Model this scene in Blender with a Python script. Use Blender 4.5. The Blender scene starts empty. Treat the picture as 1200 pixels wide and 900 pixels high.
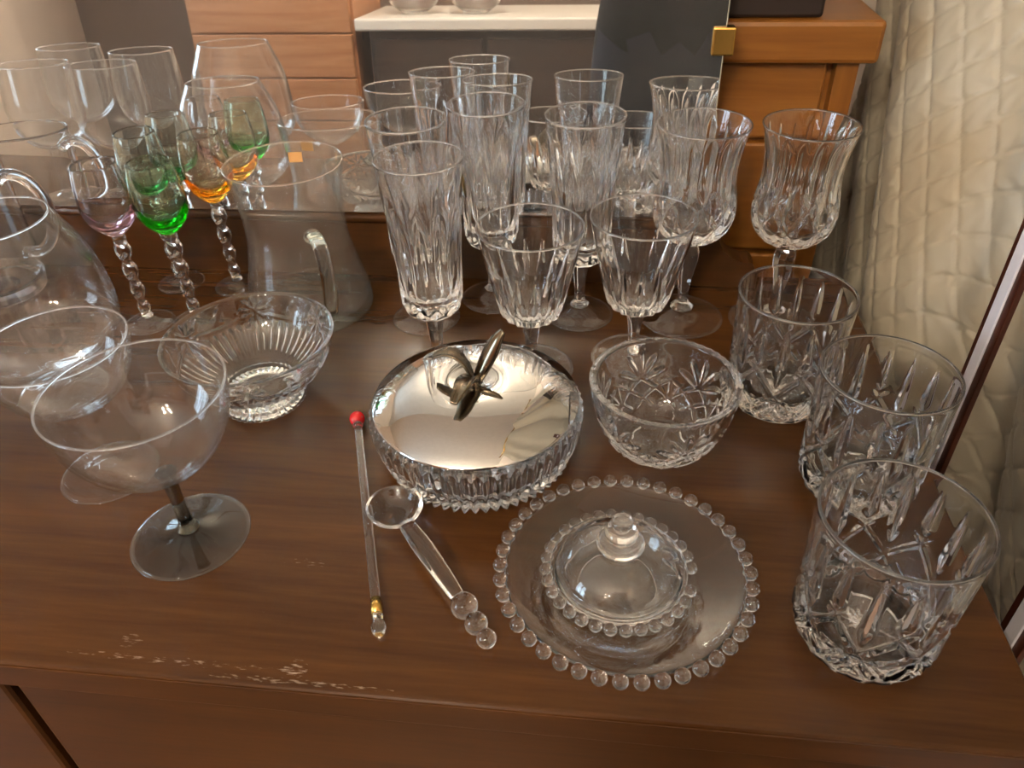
import bpy, bmesh, math, random
from mathutils import Vector, Matrix
random.seed(7)
PI = math.pi; TAU = 2 * PI
S = bpy.context.scene
C = S.collection

# ------------------------------------------------------------------ camera
cd = bpy.data.cameras.new('camera'); cam = bpy.data.objects.new('camera', cd); C.objects.link(cam)
RIGHT = Vector((0.99364, 0.10977, -0.02513)); DOWN = Vector((0.04676, -0.60522, -0.79468)); FWD = Vector((-0.10244, 0.78845, -0.60651))
CAM = Vector((0, 0, 0.37))
m = Matrix.Identity(4)
for i in range(3):
    m[i][0] = RIGHT[i]; m[i][1] = -DOWN[i]; m[i][2] = -FWD[i]; m[i][3] = CAM[i]
cam.matrix_world = m
cd.sensor_width = 36.0; cd.lens = 905.0 / 1200.0 * 36.0
cd.clip_start = 0.005; cd.clip_end = 30
cd.dof.use_dof = True; cd.dof.focus_distance = 0.55; cd.dof.aperture_fstop = 20.0
S.camera = cam

# ------------------------------------------------------------------ view, world, lights
S.view_settings.view_transform = 'Standard'; S.view_settings.look = 'None'
S.view_settings.gamma = 1.0; S.view_settings.use_curve_mapping = False
S.view_settings.exposure = -0.1
S.cycles.max_bounces = 32; S.cycles.transmission_bounces = 28; S.cycles.glossy_bounces = 12
S.cycles.diffuse_bounces = 5; S.cycles.transparent_max_bounces = 48
S.cycles.caustics_refractive = True; S.cycles.caustics_reflective = True
S.cycles.sample_clamp_indirect = 20.0; S.cycles.blur_glossy = 0.6
S.cycles.use_denoising = True
w = bpy.data.worlds.new('World'); S.world = w; w.use_nodes = True
bg = w.node_tree.nodes['Background']; bg.inputs[0].default_value = (0.62, 0.82, 1.0, 1); bg.inputs[1].default_value = 14.0
LAMP_STRENGTH = 690.0
LAMP_COLOR = (1.0, 0.86, 0.68, 1)

# ------------------------------------------------------------------ materials
def newmat(name):
    m = bpy.data.materials.new(name); m.use_nodes = True
    nt = m.node_tree; nt.nodes.clear()
    out = nt.nodes.new('ShaderNodeOutputMaterial')
    return m, nt, out
def srgb(r, g, b):
    f = lambda c: (c / 255 / 12.92) if c / 255 <= 0.04045 else ((c / 255 + 0.055) / 1.055) ** 2.4
    return (f(r), f(g), f(b), 1)
def plain(name, col, rough=0.5, metal=0.0, spec=0.5, coat=0.0):
    m, nt, out = newmat(name)
    p = nt.nodes.new('ShaderNodeBsdfPrincipled')
    n = nt.nodes.new('ShaderNodeTexNoise'); n.inputs['Scale'].default_value = 40; n.inputs['Detail'].default_value = 4
    mx = nt.nodes.new('ShaderNodeMixRGB'); mx.blend_type = 'MULTIPLY'; mx.inputs[0].default_value = 0.12
    mx.inputs[1].default_value = col
    nt.links.new(n.outputs['Fac'], mx.inputs[2]); nt.links.new(mx.outputs[0], p.inputs['Base Color'])
    p.inputs['Roughness'].default_value = rough; p.inputs['Metallic'].default_value = metal
    p.inputs['Specular IOR Level'].default_value = spec; p.inputs['Coat Weight'].default_value = coat
    nt.links.new(p.outputs[0], out.inputs[0])
    return m
def glass(name, col=(1, 1, 1, 1), transp=0.3, ior=1.5, absorb=None, density=0.0, rough=0.0):
    m, nt, out = newmat(name)
    g = nt.nodes.new('ShaderNodeBsdfGlass'); g.inputs['Color'].default_value = col
    g.inputs['IOR'].default_value = ior; g.inputs['Roughness'].default_value = rough
    t = nt.nodes.new('ShaderNodeBsdfTransparent'); t.inputs[0].default_value = col
    mx = nt.nodes.new('ShaderNodeMixShader'); mx.inputs[0].default_value = transp
    nt.links.new(g.outputs[0], mx.inputs[1]); nt.links.new(t.outputs[0], mx.inputs[2])
    nt.links.new(mx.outputs[0], out.inputs['Surface'])
    if absorb:
        v = nt.nodes.new('ShaderNodeVolumeAbsorption'); v.inputs['Color'].default_value = absorb
        v.inputs['Density'].default_value = density
        nt.links.new(v.outputs[0], out.inputs['Volume'])
    return m
def thin_glass(name, dust=0.0, absorb=None, density=0.0, f0=0.04):
    """thin-walled glass: light passes straight, reflection grows towards grazing angles"""
    m, nt, out = newmat(name); N = nt.nodes; L = nt.links
    lw_ = N.new('ShaderNodeLayerWeight'); lw_.inputs['Blend'].default_value = 0.5
    pw = N.new('ShaderNodeMath'); pw.operation = 'POWER'; pw.inputs[1].default_value = 4.0; L.new(lw_.outputs['Facing'], pw.inputs[0])
    ma = N.new('ShaderNodeMath'); ma.operation = 'MULTIPLY_ADD'; ma.inputs[1].default_value = 1 - f0; ma.inputs[2].default_value = f0; L.new(pw.outputs[0], ma.inputs[0])
    g = N.new('ShaderNodeBsdfGlossy'); g.inputs['Roughness'].default_value = 0.0; t = N.new('ShaderNodeBsdfTransparent')
    mx = N.new('ShaderNodeMixShader'); L.new(ma.outputs[0], mx.inputs[0]); L.new(t.outputs[0], mx.inputs[1]); L.new(g.outputs[0], mx.inputs[2])
    sh = mx.outputs[0]
    if dust:
        d = N.new('ShaderNodeBsdfTranslucent'); d.inputs[0].default_value = (.8, .78, .74, 1); d2 = N.new('ShaderNodeBsdfDiffuse'); d2.inputs[0].default_value = (.8, .78, .74, 1)
        md = N.new('ShaderNodeMixShader'); md.inputs[0].default_value = 0.5; L.new(d.outputs[0], md.inputs[1]); L.new(d2.outputs[0], md.inputs[2])
        tc = N.new('ShaderNodeTexCoord'); n = N.new('ShaderNodeTexNoise'); n.inputs['Scale'].default_value = 30; n.inputs['Detail'].default_value = 6; L.new(tc.outputs['Object'], n.inputs['Vector'])
        mr_ = N.new('ShaderNodeMapRange'); mr_.inputs[1].default_value = .35; mr_.inputs[2].default_value = .75; mr_.inputs[3].default_value = dust * .4; mr_.inputs[4].default_value = dust * 1.8; L.new(n.outputs['Fac'], mr_.inputs[0])
        mm = N.new('ShaderNodeMixShader'); L.new(mr_.outputs[0], mm.inputs[0]); L.new(sh, mm.inputs[1]); L.new(md.outputs[0], mm.inputs[2]); sh = mm.outputs[0]
    L.new(sh, out.inputs['Surface'])
    if absorb:
        v = N.new('ShaderNodeVolumeAbsorption'); v.inputs['Color'].default_value = absorb; v.inputs['Density'].default_value = density; L.new(v.outputs[0], out.inputs['Volume'])
    return m
def wood(name, c1, c2, axis='X', scale=6.0, rough=0.35, coat=0.0, knots=False, marks=False, bump=0.05, spec=0.5):
    m, nt, out = newmat(name); N = nt.nodes; L = nt.links
    tc = N.new('ShaderNodeTexCoord'); mp = N.new('ShaderNodeMapping')
    st = {'X': (1, 14, 14), 'Y': (14, 1, 14), 'Z': (14, 14, 1)}[axis]
    mp.inputs['Scale'].default_value = [q * scale / 6 for q in st]
    L.new(tc.outputs['Object'], mp.inputs[0])
    n1 = N.new('ShaderNodeTexNoise'); n1.inputs['Scale'].default_value = 3.0; n1.inputs['Detail'].default_value = 6; n1.inputs['Roughness'].default_value = 0.6
    n1.inputs['Distortion'].default_value = 0.6
    L.new(mp.outputs[0], n1.inputs['Vector'])
    n2 = N.new('ShaderNodeTexNoise'); n2.inputs['Scale'].default_value = 22.0; n2.inputs['Detail'].default_value = 4
    L.new(mp.outputs[0], n2.inputs['Vector'])
    ad = N.new('ShaderNodeMath'); ad.operation = 'MULTIPLY_ADD'; ad.inputs[1].default_value = 0.35
    L.new(n2.outputs['Fac'], ad.inputs[0]); L.new(n1.outputs['Fac'], ad.inputs[2])
    cr = N.new('ShaderNodeValToRGB')
    cr.color_ramp.elements[0].position = 0.42; cr.color_ramp.elements[0].color = c1
    cr.color_ramp.elements[1].position = 0.85; cr.color_ramp.elements[1].color = c2
    L.new(ad.outputs[0], cr.inputs[0])
    col = cr.outputs[0]
    if knots:
        v = N.new('ShaderNodeTexVoronoi'); v.inputs['Scale'].default_value = 4.0
        L.new(tc.outputs['Object'], v.inputs['Vector'])
        k = N.new('ShaderNodeMapRange'); k.inputs[1].default_value = 0.03; k.inputs[2].default_value = 0.10; k.inputs[3].default_value = 0.35; k.inputs[4].default_value = 1.0
        L.new(v.outputs['Distance'], k.inputs[0])
        mm = N.new('ShaderNodeMixRGB'); mm.blend_type = 'MULTIPLY'; mm.inputs[0].default_value = 1.0
        L.new(col, mm.inputs[1]); L.new(k.outputs[0], mm.inputs[2]); col = mm.outputs[0]
    p = N.new('ShaderNodeBsdfPrincipled')
    if marks:   # old scuffs and chips in the varnish
        sx = N.new('ShaderNodeSeparateXYZ'); L.new(tc.outputs['Object'], sx.inputs[0])
        def math_(op, a, b=None, c=None):
            q = N.new('ShaderNodeMath'); q.operation = op
            for i, vv in enumerate((a, b, c)):
                if vv is None: continue
                if isinstance(vv, (int, float)): q.inputs[i].default_value = vv
                else: L.new(vv, q.inputs[i])
            return q.outputs[0]
        fn = N.new('ShaderNodeTexNoise'); fn.inputs['Scale'].default_value = 1.0; fn.inputs['Detail'].default_value = 5
        mps = N.new('ShaderNodeMapping'); mps.inputs['Scale'].default_value = (170, 900, 300); mps.inputs['Rotation'].default_value = (0, 0, 0.06); L.new(tc.outputs['Object'], mps.inputs[0]); L.new(mps.outputs[0], fn.inputs['Vector'])
        masks = []
        for (cx, cy, rx, ry, thr) in ((-0.151, 0.2215, 0.007, 0.006, 0.56), (-0.249, 0.230, 0.007, 0.005, 0.60), (-0.168, 0.292, 0.020, 0.005, 0.68), (-0.215, 0.2200, 0.075, 0.0024, 0.62), (-0.15, 0.2140, 0.055, 0.0018, 0.58), (-0.20, 0.265, 0.04, 0.03, 0.80)):
            dx = math_('DIVIDE', math_('SUBTRACT', sx.outputs[0], cx), rx); dy = math_('DIVIDE', math_('SUBTRACT', sx.outputs[1], cy), ry)
            d = math_('SQRT', math_('ADD', math_('MULTIPLY', dx, dx), math_('MULTIPLY', dy, dy)))
            fall = math_('SUBTRACT', 1.0, d)
            sc = math_('SUBTRACT', math_('ADD', fn.outputs['Fac'], math_('MULTIPLY', math_('MINIMUM', fall, 0.5), 0.16)), thr)
            mk = math_('MULTIPLY', math_('GREATER_THAN', fall, 0.0), math_('MULTIPLY', sc, 5.0))
            masks.append(math_('MINIMUM', math_('MAXIMUM', mk, 0.0), 1.0))
        # sparse dust specks over the whole top
        sp = N.new('ShaderNodeTexVoronoi'); sp.inputs['Scale'].default_value = 60; L.new(tc.outputs['Object'], sp.inputs['Vector'])
        spn = N.new('ShaderNodeTexNoise'); spn.inputs['Scale'].default_value = 14; L.new(tc.outputs['Object'], spn.inputs['Vector'])
        masks.append(math_('MULTIPLY', math_('LESS_THAN', sp.outputs['Distance'], 0.045), math_('GREATER_THAN', spn.outputs['Fac'], 0.60)))
        tot = masks[0]
        for q in masks[1:]: tot = math_('MAXIMUM', tot, q)
        mm = N.new('ShaderNodeMixRGB'); L.new(math_('MULTIPLY', tot, 0.5), mm.inputs[0]); L.new(col, mm.inputs[1]); mm.inputs[2].default_value = srgb(196, 176, 156)
        col = mm.outputs[0]
    L.new(col, p.inputs['Base Color'])
    rr = N.new('ShaderNodeMapRange'); rr.inputs[3].default_value = rough * 0.8; rr.inputs[4].default_value = rough * 1.25
    L.new(n1.outputs['Fac'], rr.inputs[0]); L.new(rr.outputs[0], p.inputs['Roughness'])
    p.inputs['Coat Weight'].default_value = coat; p.inputs['Coat Roughness'].default_value = 0.12
    p.inputs['Specular IOR Level'].default_value = spec
    bm = N.new('ShaderNodeBump'); bm.inputs['Strength'].default_value = bump; bm.inputs['Distance'].default_value = 0.001
    L.new(ad.outputs[0], bm.inputs['Height']); L.new(bm.outputs[0], p.inputs['Normal'])
    L.new(p.outputs[0], out.inputs[0])
    return m
def mirror_mat():
    m, nt, out = newmat('old_mirror'); N = nt.nodes; L = nt.links
    g = N.new('ShaderNodeBsdfGlossy'); g.inputs['Color'].default_value = (0.80, 0.81, 0.80, 1); g.inputs['Roughness'].default_value = 0.012
    d = N.new('ShaderNodeBsdfDiffuse'); d.inputs['Color'].default_value = (0.62, 0.60, 0.57, 1)
    tc = N.new('ShaderNodeTexCoord')
    n = N.new('ShaderNodeTexNoise'); n.inputs['Scale'].default_value = 5; n.inputs['Detail'].default_value = 8; L.new(tc.outputs['Object'], n.inputs['Vector'])
    mr = N.new('ShaderNodeMapRange'); mr.inputs[1].default_value = 0.35; mr.inputs[2].default_value = 0.8; mr.inputs[3].default_value = 0.03; mr.inputs[4].default_value = 0.12
    L.new(n.outputs['Fac'], mr.inputs[0])
    n2 = N.new('ShaderNodeTexNoise'); n2.inputs['Scale'].default_value = 500; L.new(tc.outputs['Object'], n2.inputs['Vector'])
    sp = N.new('ShaderNodeMapRange'); sp.inputs[1].default_value = 0.70; sp.inputs[2].default_value = 0.76; sp.inputs[3].default_value = 0; sp.inputs[4].default_value = 0.15
    L.new(n2.outputs['Fac'], sp.inputs[0])
    ad = N.new('ShaderNodeMath'); ad.operation = 'ADD'; L.new(mr.outputs[0], ad.inputs[0]); L.new(sp.outputs[0], ad.inputs[1])
    mx = N.new('ShaderNodeMixShader'); L.new(ad.outputs[0], mx.inputs[0]); L.new(g.outputs[0], mx.inputs[1]); L.new(d.outputs[0], mx.inputs[2])
    L.new(mx.outputs[0], out.inputs[0]); return m
def emit(name, col, s):
    m, nt, out = newmat(name); e = nt.nodes.new('ShaderNodeEmission'); e.inputs[0].default_value = col; e.inputs[1].default_value = s
    nt.links.new(e.outputs[0], out.inputs[0]); return m

M = {}
M['top'] = wood('mahogany_top', srgb(54, 31, 12), srgb(80, 48, 20), 'X', 6, 0.22, 0.0, marks=True, bump=0.012, spec=0.36)
M['dark'] = wood('mahogany_side', srgb(54, 31, 12), srgb(80, 48, 20), 'X', 6, 0.30, spec=0.36)
M['darkz'] = wood('mahogany_upright', srgb(52, 21, 12), srgb(77, 35, 21), 'Z', 6, 0.3)
M['pine'] = wood('honey_pine', srgb(116, 67, 20), srgb(143, 92, 36), 'X', 5, 0.35)
M['pinez'] = wood('honey_pine_upright', srgb(116, 67, 20), srgb(143, 92, 36), 'Z', 5, 0.35)
M['knotty'] = wood('knotty_pine', srgb(148, 98, 64), srgb(176, 126, 88), 'X', 5, 0.4, knots=True)
M['glass'] = glass('clear_glass', transp=0.0)
M['thin'] = thin_glass('thin_clear_glass', 0.012)
M['dusty'] = thin_glass('dusty_thin_glass', 0.022)
M['rim'] = glass('polished_rim_glass', transp=0.0, rough=0.22)
M['jugthin'] = thin_glass('dusty_jug_glass', 0.036, srgb(175, 210, 185), 16)
M['smokethin'] = thin_glass('smoke_grey_foot_glass', 0.03, srgb(132, 128, 98), 240, 0.07)
M['footglass'] = thin_glass('clear_foot_glass', 0.03, None, 0, 0.08)
M['crystal'] = glass('lead_crystal', transp=0.0, ior=1.54)
M['jug'] = glass('greenish_glass', transp=0.0, absorb=srgb(170, 205, 180), density=14)
M['green'] = glass('green_glass', transp=0.0, absorb=srgb(60, 235, 70), density=130)
M['green2'] = glass('emerald_glass', transp=0.0, absorb=srgb(90, 205, 135), density=100)
M['amber'] = glass('amber_glass', transp=0.0, absorb=srgb(255, 230, 115), density=105)
M['purple'] = glass('mauve_glass', transp=0.0, absorb=srgb(205, 178, 192), density=60)
M['smoke'] = glass('smoke_grey_glass', transp=0.0, absorb=srgb(132, 128, 98), density=170)
M['chrome'] = plain('chrome', (0.66, 0.655, 0.64, 1), 0.035, 1.0)
M['bronze'] = plain('dark_polished_metal', srgb(128, 116, 98), 0.16, 1.0)
M['brass'] = plain('brass', srgb(214, 172, 92), 0.25, 1.0)
M['red'] = plain('red_bead', srgb(205, 10, 18), 0.12, 0.0, coat=0.6)
M['redblk'] = plain('bead_speckle', srgb(60, 6, 8), 0.3)
M['sticker'] = plain('orange_sticker', srgb(240, 178, 100), 0.6)
M['stickerink'] = plain('sticker_print', srgb(214, 140, 74), 0.6)
M['goldfoil'] = plain('dark_gold_foil', srgb(120, 100, 60), 0.4, 0.6)
M['mirror'] = mirror_mat()
M['black'] = plain('black_box', srgb(38, 26, 22), 0.5)
M['cloth'] = plain('black_cloth', srgb(20, 20, 22), 0.9, spec=0.2)
M['denim'] = plain('dark_trousers', srgb(38, 42, 54), 0.9, spec=0.2)
M['skin'] = plain('skin', srgb(206, 160, 134), 0.5)
M['hair'] = plain('brown_hair', srgb(60, 42, 30), 0.6)
M['marble'] = plain('white_top', srgb(214, 209, 201), 0.3)
M['wall'] = plain('beige_wall', srgb(230, 216, 202), 0.8)
M['wallfront'] = plain('taupe_wall', srgb(124, 106, 95), 0.8)
M['ceil'] = plain('cream_ceiling', srgb(242, 238, 230), 0.85)
M['floor'] = wood('floor_boards', srgb(84, 53, 32), srgb(114, 76, 46), 'Y', 4, 0.4)
M['bulb'] = emit('lit_globe', LAMP_COLOR, LAMP_STRENGTH)
M['white'] = plain('white_paint', srgb(236, 234, 230), 0.5)
M['strip'] = plain('pale_metal_strip', srgb(226, 222, 228), 0.25, 0.0)
M['phone'] = plain('phone_black', srgb(16, 16, 18), 0.3)
M['darkwood2'] = wood('dark_sideboard', srgb(50, 38, 32), srgb(66, 52, 44), 'X', 6, 0.5)

# ------------------------------------------------------------------ helpers
def tag(o, label=None, cat=None, group=None, kind=None):
    if label: o['label'] = label
    if cat: o['category'] = cat
    if group: o['group'] = group
    if kind: o['kind'] = kind
    return o
def link(name, me, parent=None, loc=(0, 0, 0)):
    o = bpy.data.objects.new(name, me); C.objects.link(o); o.location = loc
    if parent: o.parent = parent
    return o
def root(name, label, cat, loc=(0, 0, 0), rz=0.0, group=None, sc=1.0):
    o = bpy.data.objects.new(name, None); C.objects.link(o); o.empty_display_size = 0.02
    o.location = loc; o.rotation_euler = (0, 0, rz); o.scale = (sc, sc, sc)
    return tag(o, label, cat, group)
def mesh(name, verts, faces, mat, smooth=True):
    me = bpy.data.meshes.new(name); me.from_pydata(verts, [], faces); me.update()
    me.materials.append(mat)
    if smooth: me.polygons.foreach_set('use_smooth', [True] * len(me.polygons))
    return me
def from_bm(name, bm, mat, smooth=False):
    bmesh.ops.recalc_face_normals(bm, faces=bm.faces)
    me = bpy.data.meshes.new(name); bm.to_mesh(me); bm.free(); me.materials.append(mat)
    if smooth: me.polygons.foreach_set('use_smooth', [True] * len(me.polygons))
    return me
def box(name, x0, x1, y0, y1, z0, z1, mat, bev=0.0, segs=2):
    bm = bmesh.new(); bmesh.ops.create_cube(bm, size=1.0)
    for v in bm.verts:
        v.co = Vector((x0 + (v.co.x + .5) * (x1 - x0), y0 + (v.co.y + .5) * (y1 - y0), z0 + (v.co.z + .5) * (z1 - z0)))
    if bev: bmesh.ops.bevel(bm, geom=bm.edges[:], offset=bev, segments=segs, affect='EDGES', profile=0.5)
    return from_bm(name, bm, mat)
def cr(pts, n=8):
    """Catmull-Rom through points of any dimension."""
    out = []; P = [pts[0]] + list(pts) + [pts[-1]]
    for i in range(1, len(P) - 2):
        a, b, c, d = P[i - 1], P[i], P[i + 1], P[i + 2]
        for k in range(n):
            t = k / n
            out.append(tuple(0.5 * ((2 * b[j]) + (-a[j] + c[j]) * t + (2 * a[j] - 5 * b[j] + 4 * c[j] - d[j]) * t * t + (-a[j] + 3 * b[j] - 3 * c[j] + d[j]) * t ** 3) for j in range(len(b))))
    out.append(tuple(pts[-1])); return out
def dens(pts, step):
    out = [tuple(pts[0])]
    for a, b in zip(pts[:-1], pts[1:]):
        L = math.hypot(b[0] - a[0], b[1] - a[1]); k = max(1, int(math.ceil(L / step)))
        for i in range(1, k + 1): out.append((a[0] + (b[0] - a[0]) * i / k, a[1] + (b[1] - a[1]) * i / k))
    return out
def lathe(name, outer, inner, mat, seg=72, disp=None, smooth=True, caps=True, twist=None):
    """outer: bottom -> rim, displaced by disp(theta, z, r) -> dr; inner: rim -> bottom."""
    rim = []
    if inner and outer[-1][0] > 1e-4 and inner[0][0] > 1e-4 and outer[-1][1] > outer[0][1]:   # rounded, fire-polished rim
        (ax, az), (bx, bz) = outer[-1], inner[0]; hx, hz = (ax - bx) / 2, (az - bz) / 2; rr_ = math.hypot(hx, hz)
        if rr_ < .0025:
            for k in range(1, 8):
                a_ = PI * k / 8; rim.append(((ax + bx) / 2 + hx * math.cos(a_) - hz * math.sin(a_), (az + bz) / 2 + hz * math.cos(a_) + hx * math.sin(a_)))
    prof = [(r, z, True) for r, z in outer] + [(r, z, False) for r, z in rim] + [(r, z, False) for r, z in (inner or [])]
    verts = []; rows = []
    for r, z, o in prof:
        if r < 1e-6:
            rows.append([len(verts)]); verts.append((0, 0, z)); continue
        row = []
        for k in range(seg):
            th = TAU * k / seg
            rr = r + (disp(th, z, r) if (disp and o) else 0.0)
            row.append(len(verts)); verts.append((rr * math.cos(th), rr * math.sin(th), z))
        rows.append(row)
    faces = []
    for a, b in zip(rows[:-1], rows[1:]):
        if len(a) == 1 and len(b) == 1: continue
        for k in range(seg):
            k2 = (k + 1) % seg
            if len(a) == 1: faces.append((a[0], b[k2], b[k]))
            elif len(b) == 1: faces.append((a[k], a[k2], b[0]))
            else: faces.append((a[k], a[k2], b[k2], b[k]))
    if not inner and caps:
        if len(rows[0]) > 1: faces.append(tuple(reversed(rows[0])))
        if len(rows[-1]) > 1: faces.append(tuple(rows[-1]))
    bm = bmesh.new(); me = mesh(name, verts, faces, mat, smooth)
    bm.from_mesh(me); bmesh.ops.recalc_face_normals(bm, faces=bm.faces); bm.to_mesh(me); bm.free()
    if smooth: me.polygons.foreach_set('use_smooth', [True] * len(me.polygons))
    return me
def tube(name, pts, rad, mat, seg=16, smooth=True, squash=None):
    """round tube along a 3-D path; rad number or list; closed ends."""
    P = [Vector(p) for p in pts]; n = len(P); verts = []; faces = []
    up = Vector((0, 0, 1)); prev = None
    for i, p in enumerate(P):
        t = (P[min(i + 1, n - 1)] - P[max(i - 1, 0)]).normalized()
        if prev is None:
            a = t.cross(up)
            if a.length < 1e-3: a = t.cross(Vector((0, 1, 0)))
            a.normalize()
        else: a = (prev - t * prev.dot(t)).normalized()
        b = t.cross(a).normalized(); prev = a
        r = rad[i] if isinstance(rad, (list, tuple)) else rad
        ra, rb = (r, r) if squash is None else (r * squash[0], r * squash[1])
        for k in range(seg):
            th = TAU * k / seg; verts.append(tuple(p + a * ra * math.cos(th) + b * rb * math.sin(th)))
    for i in range(n - 1):
        for k in range(seg):
            k2 = (k + 1) % seg
            faces.append((i * seg + k, i * seg + k2, (i + 1) * seg + k2, (i + 1) * seg + k))
    faces.append(tuple(range(seg))); faces.append(tuple(range((n - 1) * seg, n * seg)))
    me = mesh(name, verts, faces, mat, smooth); bm = bmesh.new(); bm.from_mesh(me)
    bmesh.ops.recalc_face_normals(bm, faces=bm.faces); bm.to_mesh(me); bm.free()
    me.polygons.foreach_set('use_smooth', [smooth] * len(me.polygons))
    return me
def sphere(name, r, mat, u=24, v=16, sc=(1, 1, 1)):
    bm = bmesh.new(); bmesh.ops.create_uvsphere(bm, u_segments=u, v_segments=v, radius=r)
    for q in bm.verts: q.co = Vector((q.co.x * sc[0], q.co.y * sc[1], q.co.z * sc[2]))
    return from_bm(name, bm, mat, True)
def build(parts, r):
    """parts: (name, mesh, [location], [sub-parts])"""
    for p in parts:
        o = link(p[0], p[1], r, p[2] if len(p) > 2 else (0, 0, 0))
        if len(p) > 3:
            for q in p[3]: link(q[0], q[1], o, q[2] if len(q) > 2 else (0, 0, 0))
    return r

def ring(name, R, z, t=.0007, mat=None): return lathe(name, [(R + t * math.cos(TAU * k / 10), z + t * math.sin(TAU * k / 10)) for k in range(11)], None, mat or M['rim'], 128, caps=False)
# cut-glass patterns --------------------------------------------------------
def fr(x): return x - math.floor(x)
def tri(x): return abs(fr(x) * 2 - 1)            # 1 at integers, 0 between
def near(x): return min(fr(x), 1 - fr(x))        # distance to the nearest integer
def win(z, a, b, e):
    if z < a or z > b: return 0.0
    return min(1.0, (z - a) / e, (b - z) / e)
def ray_cut(X, Z, ang, L, wmax, depth, t0=0.0):
    c, s = math.cos(ang), math.sin(ang); t = X * s + Z * c; d = abs(X * c - Z * s)
    if t < t0 or t > L: return 0.0
    u = (t - t0) / (L - t0); ww = wmax * (0.25 + 3.0 * u * (1 - u) * (1.2 - u * 0.5)) * min(1.0, (1 - u) * 4)
    if ww <= 0 or d > ww: return 0.0
    return -depth * (1 - d / ww) * min(1, ww / wmax * 1.5)

# ------------------------------------------------------------------ room
FZ = -0.85; CZ = 1.55
X0, X1, Y0, Y1 = -2.3, 0.47, -2.3, 1.25
def setting(name, me, loc=(0, 0, 0)): return tag(link(name, me, None, loc), kind='structure')
setting('floor', box('floor', X0 - .1, X1 + .1, Y0 - .1, Y1 + .1, FZ - 0.06, FZ, M['floor']))
setting('ceiling', box('ceiling', X0 - .1, X1 + .1, Y0 - .1, Y1 + .1, CZ, CZ + 0.06, M['ceil']))
setting('wall_back', box('wall_back', X0 - .1, X1 + .1, Y1, Y1 + 0.08, FZ, CZ, M['wall']))
setting('wall_front', box('wall_front', X0 - .1, X1 + .1, Y0 - 0.08, Y0, FZ, CZ, M['wallfront']))
setting('wall_right', box('wall_right', X1, X1 + 0.08, Y0, Y1, FZ, CZ, M['wall']))
WY0, WY1, WZ0, WZ1 = -1.25, -0.35, 0.10, 1.15           # window opening in the left wall
bm = bmesh.new()
def addbox(bm, x0, x1, y0, y1, z0, z1):
    r = bmesh.ops.create_cube(bm, size=1.0)
    for v in r['verts']: v.co = Vector((x0 + (v.co.x + .5) * (x1 - x0), y0 + (v.co.y + .5) * (y1 - y0), z0 + (v.co.z + .5) * (z1 - z0)))
addbox(bm, X0 - .08, X0, Y0, Y1, FZ, WZ0); addbox(bm, X0 - .08, X0, Y0, Y1, WZ1, CZ)
addbox(bm, X0 - .08, X0, Y0, WY0, WZ0, WZ1); addbox(bm, X0 - .08, X0, WY1, Y1, WZ0, WZ1)
setting('wall_left', from_bm('wall_left', bm, M['wall']))
wn = bpy.data.objects.new('window_1', None); C.objects.link(wn); wn.location = (X0, (WY0 + WY1) / 2, WZ0); tag(wn, kind='structure')
hw = (WY1 - WY0) / 2
for nm, a in (('window_frame', (-.07, .02, -hw, hw, 0, .04)), ('window_frame', (-.07, .02, -hw, hw, WZ1 - WZ0 - .04, WZ1 - WZ0)), ('window_frame', (-.07, .02, -hw, -hw + .04, .04, WZ1 - WZ0 - .04)), ('window_frame', (-.07, .02, hw - .04, hw, .04, WZ1 - WZ0 - .04)), ('mullion', (-.06, .01, -.02, .02, .04, WZ1 - WZ0 - .04))):
    link(nm, box(nm, *a, M['white'], 0.003), wn)
pl = bpy.data.lights.new('window_left_offscreen', 'AREA'); pl.shape = 'RECTANGLE'; pl.size = WY1 - WY0; pl.size_y = WZ1 - WZ0; pl.cycles.is_portal = True
po = bpy.data.objects.new('window_left_offscreen', pl); C.objects.link(po); po.location = (X0 - 0.1, (WY0 + WY1) / 2, (WZ0 + WZ1) / 2); po.rotation_euler = (PI / 2, 0, -PI / 2)

# ceiling lamp ----------------------------------------------------------------
lx, ly = -0.45, -1.12
lr = root('ceiling_lamp_offscreen', 'brass ceiling lamp with three lit round globes', 'lamp', (lx, ly, CZ))
link('ceiling_rose', lathe('ceiling_rose', [(0, -0.03), (0.03, -0.03), (0.06, -0.008), (0.065, 0.0), (0, 0.0)], None, M['brass'], 32), lr)
link('rod', lathe('rod', [(0, -0.30), (0.008, -0.30), (0.008, -0.02), (0, -0.02)], None, M['brass'], 16), lr)
gl = sphere('globe', 0.035, M['bulb'], 24, 16)
for k in range(3):
    a = TAU * k / 3 + 0.4
    ex, ey = 0.17 * math.cos(a), 0.17 * math.sin(a)
    arm = link('arm', tube('arm', cr([(0, 0, -.29), (ex * .5, ey * .5, -.32), (ex, ey, -.26), (ex, ey, -.285)], 6), 0.006, M['brass'], 10), lr)
    link('globe_offscreen', gl, lr, (ex, ey, -.315))

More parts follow.
